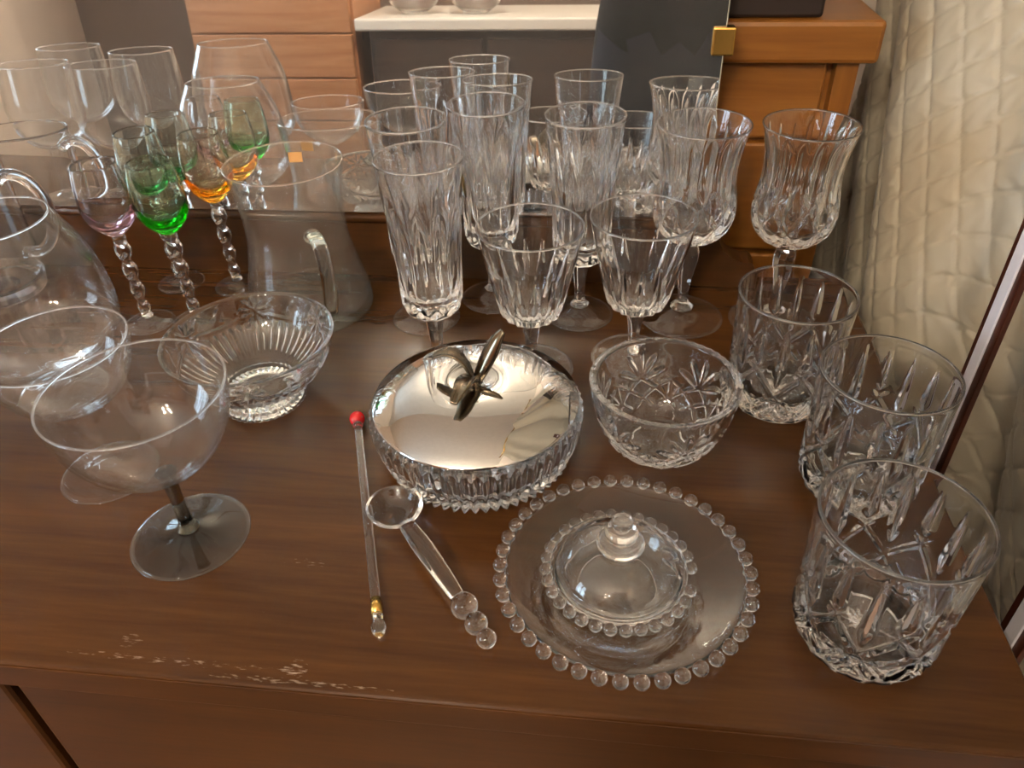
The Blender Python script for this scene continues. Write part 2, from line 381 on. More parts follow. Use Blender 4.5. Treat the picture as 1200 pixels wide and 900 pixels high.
# ------------------------------------------------------------------ dresser
DX0, DX1, DY0, DY1 = -0.95, 0.231, 0.2095, 0.668
d = root('dresser', 'dark mahogany dresser with satin top under the glassware', 'dresser', (0, 0, FZ))
o = link('top', box('top', DX0, DX1, DY0, DY1, -0.022, 0, M['top'], 0.0025, 3), d, (0, 0, -FZ))
link('front_edge', box('front_edge', DX0 + .002, DX1 - .002, DY0 - .0004, DY0 + .004, -0.0218, -0.0022, M['dark'], 0.0008), d, (0, 0, -FZ))
link('moulding', box('moulding', DX0 + .012, DX1 - .012, DY0 + .010, DY1 - .005, -0.034, -0.0215, M['dark'], 0.003), d, (0, 0, -FZ))
link('body', box('body', DX0 + .02, DX1 - .02, DY0 + .022, DY1 - .01, FZ + .06, -0.034, M['dark']), d, (0, 0, -FZ))
for lxx in (DX0 + .05, DX1 - .05):
    for lyy in (DY0 + .06, DY1 - .05):
        link('foot', lathe('foot', [(0, 0), (.022, 0), (.03, .03), (.026, .065), (0, .065)], None, M['dark'], 20), d, (lxx, lyy, 0))
gx = -0.337
kn = lathe('knob', cr([(0.0, 0.0), (.008, 0.0), (.007, .012), (.016, .020), (.012, .028), (0, .030)], 4), None, M['brass'], 20)
for (a, b) in ((gx + .004, DX1 - .026), (DX0 + .026, gx - .004)):
    z1 = -0.040
    for hgt in (0.17, 0.22, 0.30):
        z0 = z1 - hgt
        dr = link('drawer', box('drawer', a, b, DY0 + .012, DY0 + .03, z0, z1, M['dark'], 0.003), d, (0, 0, -FZ))
        for kx in ((a + (b - a) * .25, a + (b - a) * .75) if hgt > .2 else ()):
            k = link('knob', kn, dr, (kx, DY0 + .013, (z0 + z1) / 2)); k.rotation_euler = (PI / 2, 0, 0)
        z1 = z0 - 0.012
# back rail with scrolled end carrying the mirror
def extr(name, poly, y0, y1, mat, bev=0.0):
    bm = bmesh.new(); a = [bm.verts.new((x, y0, z)) for x, z in poly]; b = [bm.verts.new((x, y1, z)) for x, z in poly]
    bm.faces.new(a); bm.faces.new(list(reversed(b)))
    for i in range(len(poly)): j = (i + 1) % len(poly); bm.faces.new((a[i], b[i], b[j], a[j]))
    if bev: bmesh.ops.bevel(bm, geom=[e for e in bm.edges], offset=bev, segments=2, affect='EDGES')
    return from_bm(name, bm, mat)
scroll = cr([(.100, .0655), (.106, .050), (.116, .034), (.130, .026), (.138, .026), (.143, .020), (.143, .006), (.143, 0.0)], 5)
rail = [(DX0 + .01, 0), (DX0 + .01, .0655)] + scroll

# ------------------------------------------------------------------ mirror
ALPHA = 0.0557
mr = root('mirror', 'large old mirror on a dark scroll-ended base rail, leaning behind the glassware', 'mirror', (0, 0.6472, 0))
link('back_rail', extr('back_rail', rail, .645 - .6472, .668 - .6472, M['dark']), mr)
link('rail_bead', tube('rail_bead', [(DX0 + .01, .646 - .6472, .060), (.099, .646 - .6472, .060)], .0045, M['dark'], 12), mr)
mgl = link('mirror_glass', box('mirror_glass', -0.93, 0.0915, 0.0, 0.005, 0.0, 0.52, M['mirror'], 0.001, 1), mr, (0, 0, .0655)); mgl.rotation_euler = (-ALPHA, 0, 0.0103)
cl = link('clip', box('clip', 0.081, 0.0985, -0.004, 0.010, 0.137, 0.158, M['brass'], 0.0015), mgl)
tag(cl, 'small brass clip gripping the mirror edge')

# ------------------------------------------------------------------ pine cabinet behind
pc = root('pine_cabinet', 'honey pine chest of drawers standing behind the mirror', 'cabinet', (0, 0, FZ))
PY = 0.715; PX1 = 0.214; PX0 = -0.75; ZT = 0.2165
link('top', box('top', PX0 - .012, PX1 + .012, PY - .010, 1.20, ZT - .034, ZT, M['pine'], 0.004), pc, (0, 0, -FZ))
link('body', box('body', PX0 + .002, PX1 - .002, PY + .014, 1.19, FZ + .001, ZT - .034, M['pine']), pc, (0, 0, -FZ))
link('stile', box('stile', PX1 - .0185, PX1, PY, PY + .03, FZ, ZT - .034, M['pinez'], 0.001), pc, (0, 0, -FZ))
link('stile', box('stile', PX0, PX0 + .0185, PY, PY + .03, FZ, ZT - .034, M['pinez'], 0.001), pc, (0, 0, -FZ))
z1 = ZT - .036
for hgt in (.066, .108, .16, .2, .24):
    dd = link('drawer', box('drawer', PX0 + .025, PX1 - .0245, PY + .004, PY + .02, z1 - hgt, z1, M['pine'], 0.0025), pc, (0, 0, -FZ))
    for kx in (-.55, -.1): 
        k = link('knob', kn, dd, (kx, PY + .005, z1 - hgt / 2)); k.rotation_euler = (PI / 2, 0, 0); k.scale = (.6, .6, .55)
    z1 -= hgt + .005
bk = root('storage_box', 'dark brown box standing on the pine cabinet', 'box', (.10, .78, ZT))
link('box_body', box('box_body', -.12, .076, -.065, .16, 0, .10, M['black'], .003), bk); link('box_lid', box('box_lid', -.122, .078, -.067, .162, .099, .125, M['black'], .003), bk)

# ------------------------------------------------------------------ curtain
plan = cr([(.33, 1.32), (.30, 1.24), (.285, 1.16), (.315, 1.09), (.32, 1.04), (.300, .97), (.277, .885), (.290, .83), (.262, .762), (.281, .705), (.322, .650), (.343, .605), (.322, .555), (.310, .48), (.316, .39), (.332, .31), (.318, .23), (.33, .15), (.32, .08), (.33, .0), (.32, -.1)], 40)
acc = [0.0]
for a, b in zip(plan[:-1], plan[1:]): acc.append(acc[-1] + math.hypot(b[0] - a[0], b[1] - a[1]))
def at_y(y):
    lo = 0; hi = len(plan) - 1
    while hi - lo > 1:
        mid = (lo + hi) // 2
        if plan[mid][1] >= y: lo = mid
        else: hi = mid
    a, b = plan[lo], plan[hi]; t = (a[1] - y) / max(1e-9, a[1] - b[1])
    return a[0] + (b[0] - a[0]) * t, acc[lo] + (acc[hi] - acc[lo]) * t, b[0] - a[0], b[1] - a[1]
S0 = at_y(1.04)[1]
zs = []; z = FZ + .01
while z < 1.30:
    zs.append(z); z += 0.0017 if -0.26 < z < 0.25 else (0.0045 if -.42 < z < .30 else 0.02)
ny_ = int((1.04 - .08) / 0.0017); verts = []; faces = []
SH = 0.42
def lerp(a, b, t): return a + (b - a) * t
# quilting: stitched columns and rows run at a slant to the hang of the cloth
hs_ = []; G = 0.0; ds_ = 0.002
for k in range(800):
    s_ = k * ds_; w_ = min(1, max(0, (s_ - .42) / .12)); w_ = w_ * w_ * (3 - 2 * w_)
    hs_.append((G, w_)); G += ds_ / lerp(.031, .050, w_)
for zz in zs:
    fine = win(zz, -0.43, 0.31, 0.01); off = SH * (min(.30, max(-.30, zz)) - .15)
    for i in range(ny_ + 1):
        y = 1.04 - (1.04 - .08) * i / ny_; x, s, tx, ty = at_y(y - off); s = s - S0 - off
        L = math.hypot(tx, ty); nx, ny = ty / L, -tx / L
        if nx > 0: nx, ny = -nx, -ny
        k = min(798, max(0, int(s / ds_))); g0, w_ = hs_[k]; g1, w1 = hs_[k + 1]; f_ = s / ds_ - k; gg = lerp(g0, g1, f_); w_ = lerp(w_, w1, f_)
        p = gg + zz / lerp(.054, .034, w_); q = (-s * 0.90 + zz) / lerp(.036, .043, w_)
        dp, dq = near(p), near(q)
        puff = 0.0019 * (min(1, dp / .10) ** 0.7) * (0.30 + 0.70 * min(1, dq / .08) ** 0.7) + 0.0006 * math.sin(PI * fr(p)) * math.sin(PI * fr(q))
        rr = math.hypot(dp, dq) * .032
        if rr < 0.0040: puff = 0.0019 * (1 - abs(rr - 0.0025) / 0.0015) if abs(rr - .0025) < .0015 else 0.0
        wr = 0.0005 * math.sin(p * 9.0 + 2.5 * math.sin(q * 4)) * math.sin(q * 3.1 + 1)
        h = (puff + wr) * fine
        verts.append((x + nx * h, y + ny * h, zz))
W = ny_ + 1
for j in range(len(zs) - 1):
    for i in range(ny_): faces.append((j * W + i, j * W + i + 1, (j + 1) * W + i + 1, (j + 1) * W + i))
m_, nt, out = newmat('quilted_satin'); N = nt.nodes; L = nt.links
p = N.new('ShaderNodeBsdfPrincipled'); p.inputs['Base Color'].default_value = srgb(180, 169, 147); p.inputs['Roughness'].default_value = 0.42
p.inputs['Sheen Weight'].default_value = 0.15
tc = N.new('ShaderNodeTexCoord'); wv = N.new('ShaderNodeTexNoise'); wv.inputs['Scale'].default_value = 60; wv.inputs['Detail'].default_value = 3
mp = N.new('ShaderNodeMapping'); mp.inputs['Scale'].default_value = (1, 1, .25); mp.inputs['Rotation'].default_value = (.5, 0, 0); L.new(tc.outputs['Object'], mp.inputs[0]); L.new(mp.outputs[0], wv.inputs['Vector'])
bn = N.new('ShaderNodeBump'); bn.inputs['Strength'].default_value = .25; bn.inputs['Distance'].default_value = .002; L.new(wv.outputs['Fac'], bn.inputs['Height']); L.new(bn.outputs[0], p.inputs['Normal'])
L.new(p.outputs[0], out.inputs[0]); M['curtain'] = m_
ct = link('curtain', mesh('curtain', verts, faces, M['curtain']))
tag(ct, 'cream quilted satin curtain hanging in soft folds beside the dresser', 'curtain')
so = ct.modifiers.new('thickness', 'SOLIDIFY'); so.thickness = 0.003; so.offset = -1
rd = root('curtain_rod', 'brass curtain rod above the quilted curtain', 'rod', (.325, .55, 1.31))
link('rod', tube('rod', [(0, -.55, 0), (0, .55, 0)], .011, M['brass'], 16), rd)
for yy in (-.56, .56): link('finial', sphere('finial', .02, M['brass'], 16, 10), rd, (0, yy, 0))
for yy in (-.45, .45): link('bracket', box('bracket', .0, X1 - .324, -.008, .008, -.012, .004, M['brass'], .001), rd, (0, yy, 0))

# wooden rack with pale strips between dresser and curtain -----------------------
rk = root('wooden_rack', 'narrow mahogany rack with pale strips along its uprights beside the dresser', 'rack', (.262, .31, FZ))
for yy in (-.15, 0.0, .15):
    up = link('upright', box('upright', -.002, .002, -.0125, .0125, 0.0, 1.15, M['darkz'], .0006), rk, (0, yy, 0))
    link('strip', box('strip', -.0034, -.0015, -.0055, .0055, .03, 1.12, M['strip'], .0006), up)
for zz in (.08, 1.10): link('crossbar', box('crossbar', -.005, .005, -.155, .155, zz - .012, zz + .012, M['darkz'], .002), rk)
for yy in (-.15, .15): link('foot', box('foot', -.02, .03, -.014, .014, 0, .02, M['darkz'], .003), rk, (0, yy, 0))

# ------------------------------------------------------------------ glassware
# --- cut flute (tall)
def flute_disp(th, z, r):
    n = 11; u = fr(n * th / TAU) * 2 - 1
    d = -0.0022 * (1 - u * u) * win(z, .050, .150, .03)
    if z < .066: d += -0.0012 * (1 - abs(fr(n * th / TAU + .5) * 2 - 1)) * win(z, .05, .068, .005)
    return d
fl_o = dens(cr([(0, .0520), (.008, .0522), (.016, .0545), (.0225, .0605), (.0238, .072), (.0248, .10), (.0268, .13), (.0292, .158), (.0310, .1766)], 6), .0022)
fl_i = dens(cr([(.0300, .1766), (.0282, .158), (.0250, .13), (.0222, .10), (.0195, .078), (.0150, .070), (.008, .066), (0, .065)], 4), .006)
flute_parts = [('bowl', lathe('flute_bowl', fl_o, fl_i, M['crystal'], 168, flute_disp)), ('rim', ring('flute_rim', .0305, .1768, .0006)),
    ('stem', lathe('flute_stem', cr([(.0, .0525), (.0066, .0524), (.0072, .049), (.0058, .036), (.0046, .022), (.0052, .014), (.0078, .0115), (.0078, .0095), (.0, .0085)], 5), None, M['crystal'], 8, None, False)),
    ('foot', lathe('flute_foot', cr([(0, 0), (.0275, 0), (.0287, .0008), (.0275, .0020), (.016, .0042), (.008, .0088), (.004, .0095), (0, .0095)], 5), None, M['footglass'], 64))]
FL = [((-.124, .498), 'tall cut crystal flute with a dark gold oval sticker, behind the chrome lid', 0.2),
      ((-.1495, .573), 'tall cut crystal flute directly behind the flute with the oval sticker', .5),
      ((-.0935, .6120), 'tall cut crystal flute standing closest to the mirror', .1),
      ((-.014, .589), 'tall cut crystal flute standing behind and between the two short wine glasses', .35)]
for k, (p, lab, rz) in enumerate(FL):
    t = build(flute_parts, root('crystal_flute', lab, 'glass', (p[0], p[1], 0), rz, 'tall cut crystal flutes'))
    if k == 0:
        st = link('oval_sticker', lathe('oval_sticker', [(0, 0), (.0058, 0), (.0060, .0004), (0, .0006)], None, M['goldfoil'], 24), t, (0, 0, 0))
        a = 0.05 - rz
        st.location = (.0300 * math.cos(a), .0300 * math.sin(a), .157); st.rotation_euler = (0, PI / 2 - .1, a); st.scale = (1.5, .8, 1)

# --- short cut wine glass
def wine_disp(th, z, r):
    n = 16; u = fr(n * th / TAU) * 2 - 1
    w_ = 1.0 if z < .070 else max(0.0, 1 - (z - .070) / .028)
    if w_ <= 0: return 0.0
    d = -0.0020 * max(0.0, 1 - (abs(u) / w_) ** 1.6) * win(z, .047, .12, .006)
    return d
wn_o = dens(cr([(0, .0470), (.010, .0474), (.0185, .0500), (.0232, .0545), (.0270, .068), (.0315, .088), (.0360, .108), (.0392, .125)], 6), .0018)
wn_i = dens(cr([(.0380, .125), (.0348, .108), (.0300, .088), (.0245, .068), (.0190, .058), (.010, .055), (0, .0545)], 4), .006)
wine_parts = [('bowl', lathe('wine_bowl', wn_o, wn_i, M['crystal'], 192, wine_disp)), ('rim', ring('wine_rim', .0386, .1252, .0007)),
    ('stem', lathe('wine_stem', cr([(.0, .0476), (.0078, .0475), (.0075, .043), (.0056, .032), (.0044, .020), (.0050, .013), (.0082, .0112), (.0082, .0092), (.0, .008)], 5), None, M['crystal'], 8, None, False)),
    ('foot', lathe('wine_foot', cr([(0, 0), (.0310, 0), (.0322, .0008), (.0310, .0020), (.018, .0042), (.009, .0085), (.004, .0092), (0, .0092)], 5), None, M['footglass'], 64))]
for p, lab, rz in (((-.049, .504), 'short cut crystal wine glass directly behind the chrome lid', 0), ((.032, .525), 'short cut crystal wine glass behind the small cut bowl', .2)):
    build(wine_parts, root('wine_glass', lab, 'glass', (p[0], p[1], 0), rz, 'short cut crystal wine glasses'))

# --- tulip goblet
def gob_disp(th, z, r):
    n = 16; a = n * th / TAU; u = fr(a) * 2 - 1
    d = -0.0013 * (1 - u * u) * win(z, .112, .1705, .012)
    k = 8 * th / TAU
    if z < .128:
        s1 = near(k + (z - .075) / .040); s2 = near(k - (z - .075) / .040)
        g = max(0, 1 - s1 / .13, 1 - s2 / .13)
        d += -0.0019 * min(1, g) * win(z, .079, .128, .006)
        u2 = near(a + .5); ww = .34 * max(0, 1 - abs(z - .118) / .020)
        if ww > 0: d += -0.0014 * max(0, 1 - u2 / ww)
    if z < .088: d += -0.0010 * (1 - abs(u)) * win(z, .0765, .09, .004)
    return d
gb_o = dens(cr([(0, .0745), (.008, .0750), (.016, .0765), (.0240, .0810), (.0305, .0900), (.0330, .1010), (.0322, .1130), (.0300, .1290), (.0298, .1400), (.0318, .1560), (.0355, .1705)], 6), .0014)
gb_i = dens(cr([(.0343, .1705), (.0303, .1560), (.0281, .1400), (.0282, .1290), (.0296, .1130), (.0296, .1010), (.0265, .0920), (.0180, .0850), (.009, .0825), (0, .082)], 4), .005)
gob_parts = [('bowl', lathe('goblet_bowl', gb_o, gb_i, M['crystal'], 224, gob_disp)), ('rim', ring('goblet_rim', .0349, .1707, .0007)),
    ('stem', lathe('goblet_stem', cr([(0, .0750), (.0062, .0749), (.0056, .072), (.0086, .066), (.0092, .060), (.0076, .048), (.0052, .032), (.0044, .020), (.0060, .015), (.0092, .012), (.0095, .0095), (0, .0085)], 6), None, M['crystal'], 8, None, False)),
    ('foot', lathe('goblet_foot', cr([(0, 0), (.0335, 0), (.0348, .0009), (.0335, .0021), (.020, .0044), (.010, .0088), (.004, .0095), (0, .0095)], 5), None, M['footglass'], 72))]
for p, lab in (((.075, .591), 'tulip-shaped cut crystal goblet overlapping the mirror edge'), ((.153, .590), 'tulip-shaped cut crystal goblet in front of the pine cabinet')):
    build(gob_parts, root('crystal_goblet', lab, 'glass', (p[0], p[1], 0), .1, 'cut crystal goblets'))

# --- tumblers
def tum_disp(th, z, r):
    n = 8; a = n * th / TAU; d = 0.0
    s1 = near(a + (z - .010) / .036); s2 = near(a - (z - .010) / .036)
    d += -0.0021 * min(1, max(0, 1 - s1 / .10, 1 - s2 / .10)) * win(z, .009, .052, .004)
    s3 = near(a * 2 + (z) / .018); s4 = near(a * 2 - z / .018)
    d += -0.0010 * min(1, max(0, 1 - s3 / .16, 1 - s4 / .16)) * win(z, .004, .030, .003)
    for off, zc, L in ((0.5, .056, .024), (0.0, .064, .016)):
        uu = near(a + off); t = (z - (zc - L * .8)) / (L * 2)
        if 0 < t < 1:
            ww = .17 * (1 - t) ** .8 * min(1, t * 5)
            d += -0.0024 * max(0, 1 - uu / ww) * min(1, ww / .06)
    if z < .0115: d += -0.0022 * tri(a * 2) * win(z, .0005, .0115, .004)
    return d
TS = .957
tm_o = dens([(q * TS, z) for q, z in [(0, .0010), (.020, .0010), (.0215, 0), (.0318, 0), (.0350, .0024), (.0378, .0070), (.0392, .0120), (.0402, .05), (.0418, .0920)]], .0014)
tm_i = dens(cr([(q * TS, z) for q, z in [(.0402, .0920), (.0384, .05), (.0366, .026), (.0330, .0198), (.020, .0180), (0, .0175)]], 4), .005)
tumbler_parts = [('body', lathe('tumbler_body', tm_o, tm_i, M['crystal'], 240, tum_disp)), ('rim', ring('tumbler_rim', .0410 * TS, .0923, .0008))]
def star_base():
    """star cut into the underside, as a shallow pressed disc"""
    def dd(th, z, r): return 0.0
    V = []; F = []; n = 96
    V.append((0, 0, .0008))
    rings = 7
    for j in range(1, rings + 1):
        for k in range(n):
            th = TAU * k / n; r = .0195 * j / rings
            h = 0.0008 + (0.0016 * tri(16 * th / TAU) * (1 - j / rings) if j < rings else 0)
            V.append((r * math.cos(th), r * math.sin(th), h))
    for k in range(n): F.append((0, 1 + k, 1 + (k + 1) % n))
    for j in range(rings - 1):
        for k in range(n): F.append((1 + j * n + k, 1 + (j + 1) * n + k, 1 + (j + 1) * n + (k + 1) % n, 1 + j * n + (k + 1) % n))
    b0 = len(V)
    for k in range(n): th = TAU * k / n; V.append((.0195 * math.cos(th), .0195 * math.sin(th), .0002))
    for k in range(n): F.append((1 + (rings - 1) * n + k, b0 + k, b0 + (k + 1) % n, 1 + (rings - 1) * n + (k + 1) % n))
    F.append(tuple(range(b0, b0 + n)))
    me = mesh('star_base', V, F, M['crystal'], False); bm = bmesh.new(); bm.from_mesh(me); bmesh.ops.recalc_face_normals(bm, faces=bm.faces); bm.to_mesh(me); bm.free(); return me
tumbler_parts.append(('star_base', star_base()))
for p, lab, rz in (((.1385, .479), 'cut crystal tumbler standing behind two others, beside the small cut bowl', .1), ((.176, .390), 'cut crystal tumbler standing between two others along the dresser edge', .45), ((.1518, .2725), 'cut crystal tumbler at the front corner of the dresser, beside the beaded plate', .75)):
    build(tumbler_parts, root('whisky_tumbler', lab, 'glass', (p[0], p[1], 0), rz, 'cut crystal tumblers'))

# --- small cut bowl with fans and diamonds
def bowl2_disp(th, z, r):
    n = 6; a = fr(n * th / TAU) - .5; X = a * TAU * .046 / n; Z = z - .024; d = 0.0
    for g in (-66, -33, 0, 33, 66): d = min(d, ray_cut(X, Z, math.radians(g), .024, .0028, .0030))
    a2 = fr(n * th / TAU + .5) - .5; X2 = a2 * TAU * .046 / n; Z2 = z - .010
    for g in (-40, 0, 40): d = min(d, ray_cut(X2, Z2, math.radians(g), .020, .0022, .0022))
    s1 = near(n * 2 * th / TAU + z / .0125); s2 = near(n * 2 * th / TAU - z / .0125)
    d = min(d, -0.0024 * max(0, 1 - s1 / .13, 1 - s2 / .13) * win(z, .005, .028, .004))
    if z > .0505: d += 0.0004 * math.sin(48 * th)
    if z < .010: d += -.0016 * tri(n * 2 * th / TAU)
    return d
b2_o = dens(cr([(0, .0012), (.018, .0012), (.0205, 0), (.0255, .0008), (.0345, .0080), (.0408, .0175), (.0462, .0310), (.0492, .0440), (.0501, .0525)], 6), .0012)
b2_i = dens([(.0496, .0532), (.0463, .0532), (.0452, .0525)], .002) + dens(cr([(.0450, .0515), (.0438, .042), (.0402, .028), (.0345, .0165), (.0265, .0085), (.015, .0062), (0, .006)], 4), .004)
build([('body', lathe('cut_bowl_body', b2_o, b2_i, M['crystal'], 264, bowl2_disp))], root('cut_glass_bowl', 'small round cut crystal bowl with fan and diamond cuts, beside the chrome lid', 'bowl', (.0485, .4185, 0), .3)); bpy.data.objects['cut_glass_bowl'].scale = (1, 1, 1.10)

# --- larger pressed bowl with flowers, leaves and ribs
def bowl1_disp(th, z, r):
    n = 6; a = fr(n * th / TAU) - .5; X = a * TAU * .058 / n; Z = z - .0445; d = 0.0
    if abs(X) < .022 and z > .02:
        for g in range(0, 360, 40): d = min(d, ray_cut(X, Z, math.radians(g), .0125 if g not in (160, 200) else .024, .0018, .0022))
    # curved garlands between the flowers
    aa = fr(n * th / TAU) ; xx = (aa - .0) 
    zz_ = .0545 - .0 - .0040 * abs(2 * aa - 1) ** 2
    for cz, sg in ((.0375, 1),):
        zc = cz + .007 * (2 * near(n * th / TAU)) ** 2 * sg
        d = min(d, -.0012 * max(0, 1 - abs(z - zc) / .0013))
    vv = fr(n * 3 * th / TAU + z / .03)
    d = min(d, -.0009 * max(0, 1 - abs(vv - .5) / .12) * win(z, .040, .053, .003))
    k = near(n * 8 * th / TAU)
    d = min(d, -.0022 * max(0, 1 - k / .36) * win(z, .016, .036, .004))
    if z < .013: d = min(d, -.0012 * tri(36 * th / TAU) - .0008 * tri(z / .0035))
    return d
b1_o = dens(cr([(0, .0025), (.018, .0025), (.0300, 0.0), (.0330, .0006), (.0325, .004), (.0285, .0095), (.0275, .0125), (.0330, .0160), (.0440, .0230), (.0530, .0330), (.0590, .0450), (.0624, .0572)], 6), .0013)
b1_i = dens([(.0618, .0585), (.0600, .0582)], .002) + dens(cr([(.0592, .0560), (.0560, .0450), (.0500, .0340), (.0410, .0250), (.0300, .0185), (.015, .0160), (0, .0155)], 4), .005)
build([('body', lathe('flower_bowl_body', b1_o, b1_i, M['crystal'], 300, bowl1_disp))], root('pressed_glass_bowl', 'footed clear glass bowl with flower band and ribs, beside the glass jug', 'bowl', (-.254, .4495, 0), .35))

# --- coupes
def coupe(h, r, zb, footr, stem_mat, foot_mat):
    o_ = dens(cr([(0, zb), (.006, zb + .0004), (r * .35, zb + .0035), (r * .68, zb + (h - zb) * .26), (r * .90, zb + (h - zb) * .55), (r * .985, zb + (h - zb) * .82), (r, h)], 7), .004)
    i_ = dens(cr([(r - .0009, h + .0002), (r * .985 - .0013, zb + (h - zb) * .82), (r * .90 - .0014, zb + (h - zb) * .555), (r * .68 - .001, zb + (h - zb) * .28 + .0008), (r * .35, zb + .0058), (.006, zb + .003), (0, zb + .0028)], 5), .004)
    return [('bowl', lathe('coupe_bowl', o_, i_, M['thin'], 80)), ('rim', ring('coupe_rim', r - .0004, h + .0003)),
            ('stem', lathe('coupe_stem', cr([(0, zb + .0006), (.0062, zb + .0004), (.0048, zb - .006), (.0040, zb * .55), (.0044, .014), (.0070, .0075), (.0, .0068)], 6), None, stem_mat, 24)),
            ('foot', lathe('coupe_foot', cr([(0, 0), (footr - .001, 0), (footr, .0008), (footr - .001, .0018), (footr * .55, .0034), (.009, .0062), (.004, .0072), (0, .0072)], 5), None, foot_mat, 64))]
build(coupe(.108, .0440, .0575, .0310, M['thin'], M['thin']), root('coupe_glass', 'clear coupe glass with clear stem, partly behind the smoky-footed coupe', 'glass', (-.3320, .3590, 0)))
build(coupe(.1170, .0495, .0555, .0350, M['smoke'], M['smokethin']), root('coupe_glass', 'wide clear coupe glass with smoke-grey stem and foot', 'glass', (-.249, .3075, 0)))

# --- twisted-stem coloured liqueur glasses
def twist_disp(th, z, r): return r * .30 * math.cos(2 * th + TAU * z / .019 * 1.0)
def liqueur(mat, h=.1475, zb=.086, rr=.0168):
    o_ = dens(cr([(0, zb), (.0040, zb + .0005), (.0100, zb + .0045), (.0172, zb + .0130), (.0209, zb + .0240), (.0206, zb + .038), (.0190, zb + .051), (rr, h)], 6), .003)
    i_ = dens(cr([(rr - .0010, h), (.0180, zb + .051), (.0196, zb + .038), (.0196, zb + .027), (.0155, zb + .0175), (.0080, zb + .0115), (0, zb + .0100)], 5), .004)
    sp = dens([(0, zb + .0006), (.0052, zb + .0004), (.0058, zb - .006), (.0052, zb - .012), (.0043, .024), (.0040, .012), (.0052, .0072), (0, .0066)], .0012)
    return [('bowl', lathe('liqueur_bowl', o_, i_, mat, 56)),
            ('stem', lathe('twisted_stem', sp, None, M['glass'], 28, lambda th, z, r: twist_disp(th, z, r) * win(z, .010, zb - .003, .006))),
            ('foot', lathe('liqueur_foot', cr([(0, 0), (.0202, 0), (.0210, .0007), (.0202, .0016), (.012, .0032), (.007, .0062), (.004, .0070), (0, .0070)], 5), None, M['footglass'], 56))]
for p, mat, lab in (((-.3985, .547), 'purple', 'mauve-tinted liqueur glass with twisted clear stem'), ((-.3555, .553), 'green', 'bright green liqueur glass with twisted stem behind the pressed bowl'), ((-.402, .619), 'green2', 'emerald-tinted liqueur glass with twisted stem beside the mirror'), ((-.343, .6165), 'amber', 'amber-bottomed liqueur glass with twisted stem beside the jug')):
    build(liqueur(M[mat]), root('liqueur_glass', lab, 'glass', (p[0], p[1], 0), 0, 'twisted-stem liqueur glasses'))

# --- waisted glass jug
jg = root('glass_jug', 'waisted clear glass jug with rod handle and small orange price sticker', 'jug', (-.2585, .5850, 0))
jo = dens(cr([(0, .002), (.030, .002), (.0500, .0), (.0545, .0018), (.0558, .0065), (.0535, .022), (.0480, .045), (.0432, .070), (.0424, .092), (.0445, .115), (.0484, .1362)], 6), .004)
ji = dens(cr([(.0472, .1366), (.0430, .115), (.0410, .092), (.0418, .070), (.0466, .045), (.0518, .022), (.0530, .0110), (.045, .0085), (.020, .0085), (0, .0085)], 5), .005)
link('body', lathe('jug_body', jo, ji, M['jugthin'], 96), jg)
link('rim', ring('jug_rim', .0478, .1366, .0007, M['jug']), jg)
ha = math.atan2(-.80, .60); hd = Vector((math.cos(ha), math.sin(ha), 0))
hp = cr([tuple(hd * r + Vector((0, 0, z))) for r, z in ((.0412, .087), (.052, .092), (.0645, .088), (.070, .068), (.0680, .045), (.0625, .028), (.0560, .019), (.0515, .0175))], 6)
link('handle', tube('jug_handle', hp, .0058, M['jug'], 20), jg)
sb = []; sf = []
for j in range(2):
    for i in range(7):
        th = math.radians(100 + (i - 3) * 2.35); zz = .1185 + j * .0085; rr = .0470 + j * .0011
        sb.append((rr * math.cos(th), rr * math.sin(th), zz)); 
for j in range(2):
    for i in range(7):
        th = math.radians(100 + (i - 3) * 2.35); zz = .1185 + j * .0085; rr = .0473 + j * .0011
        sb.append((rr * math.cos(th), rr * math.sin(th), zz))
for i in range(6):
    sf.append((i, i + 1, 8 + i, 7 + i)); sf.append((14 + i, 15 + i, 22 + i, 21 + i)); sf.append((i, i + 1, 15 + i, 14 + i)); sf.append((7 + i, 8 + i, 22 + i, 21 + i))
sf += [(0, 7, 21, 14), (6, 13, 27, 20)]
tag(link('price_sticker', mesh('price_sticker', sb, sf, M['sticker'], False), jg), 'small orange price sticker near the jug rim')

# --- big snifters and other glasses that stand further along the dresser (seen in the mirror)
def snifter(h, rr, rb, zb):
    o_ = dens(cr([(0, zb), (.006, zb + .0004), (rb * .55, zb + .007), (rb * .90, zb + .024), (rb, zb + .048), (rr + (rb - rr) * .76, zb + (h - zb) * .70), (rr + (rb - rr) * .28, zb + (h - zb) * .9), (rr, h)], 7), .005)
    i_ = dens(cr([(rr - .001, h), (rr + (rb - rr) * .28 - .0012, zb + (h - zb) * .9), (rr + (rb - rr) * .76 - .0013, zb + (h - zb) * .70), (rb - .0013, zb + .048), (rb * .9 - .0013, zb + .0247), (rb * .55 - .001, zb + .0095), (.006, zb + .0032), (0, zb + .003)], 5), .005)
    return [('bowl', lathe('snifter_bowl', o_, i_, M['dusty'], 80)), ('rim', ring('snifter_rim', rr - .0005, h + .0003)),
            ('stem', lathe('snifter_stem', cr([(0, zb + .0006), (.0068, zb + .0004), (.0048, zb * .6), (.0050, .0125), (.0080, .0075), (0, .0068)], 5), None, M['thin'], 20)),
            ('foot', lathe('snifter_foot', cr([(0, 0), (.0310, 0), (.032, .0008), (.031, .0018), (.017, .0035), (.009, .0064), (.004, .0072), (0, .0072)], 5), None, M['footglass'], 56))]
build(snifter(.146, .040, .0610, .024), root('brandy_snifter', 'large round brandy snifter behind the clear-stemmed coupe', 'glass', (-.420, .447, 0), 0, 'large brandy snifters'))
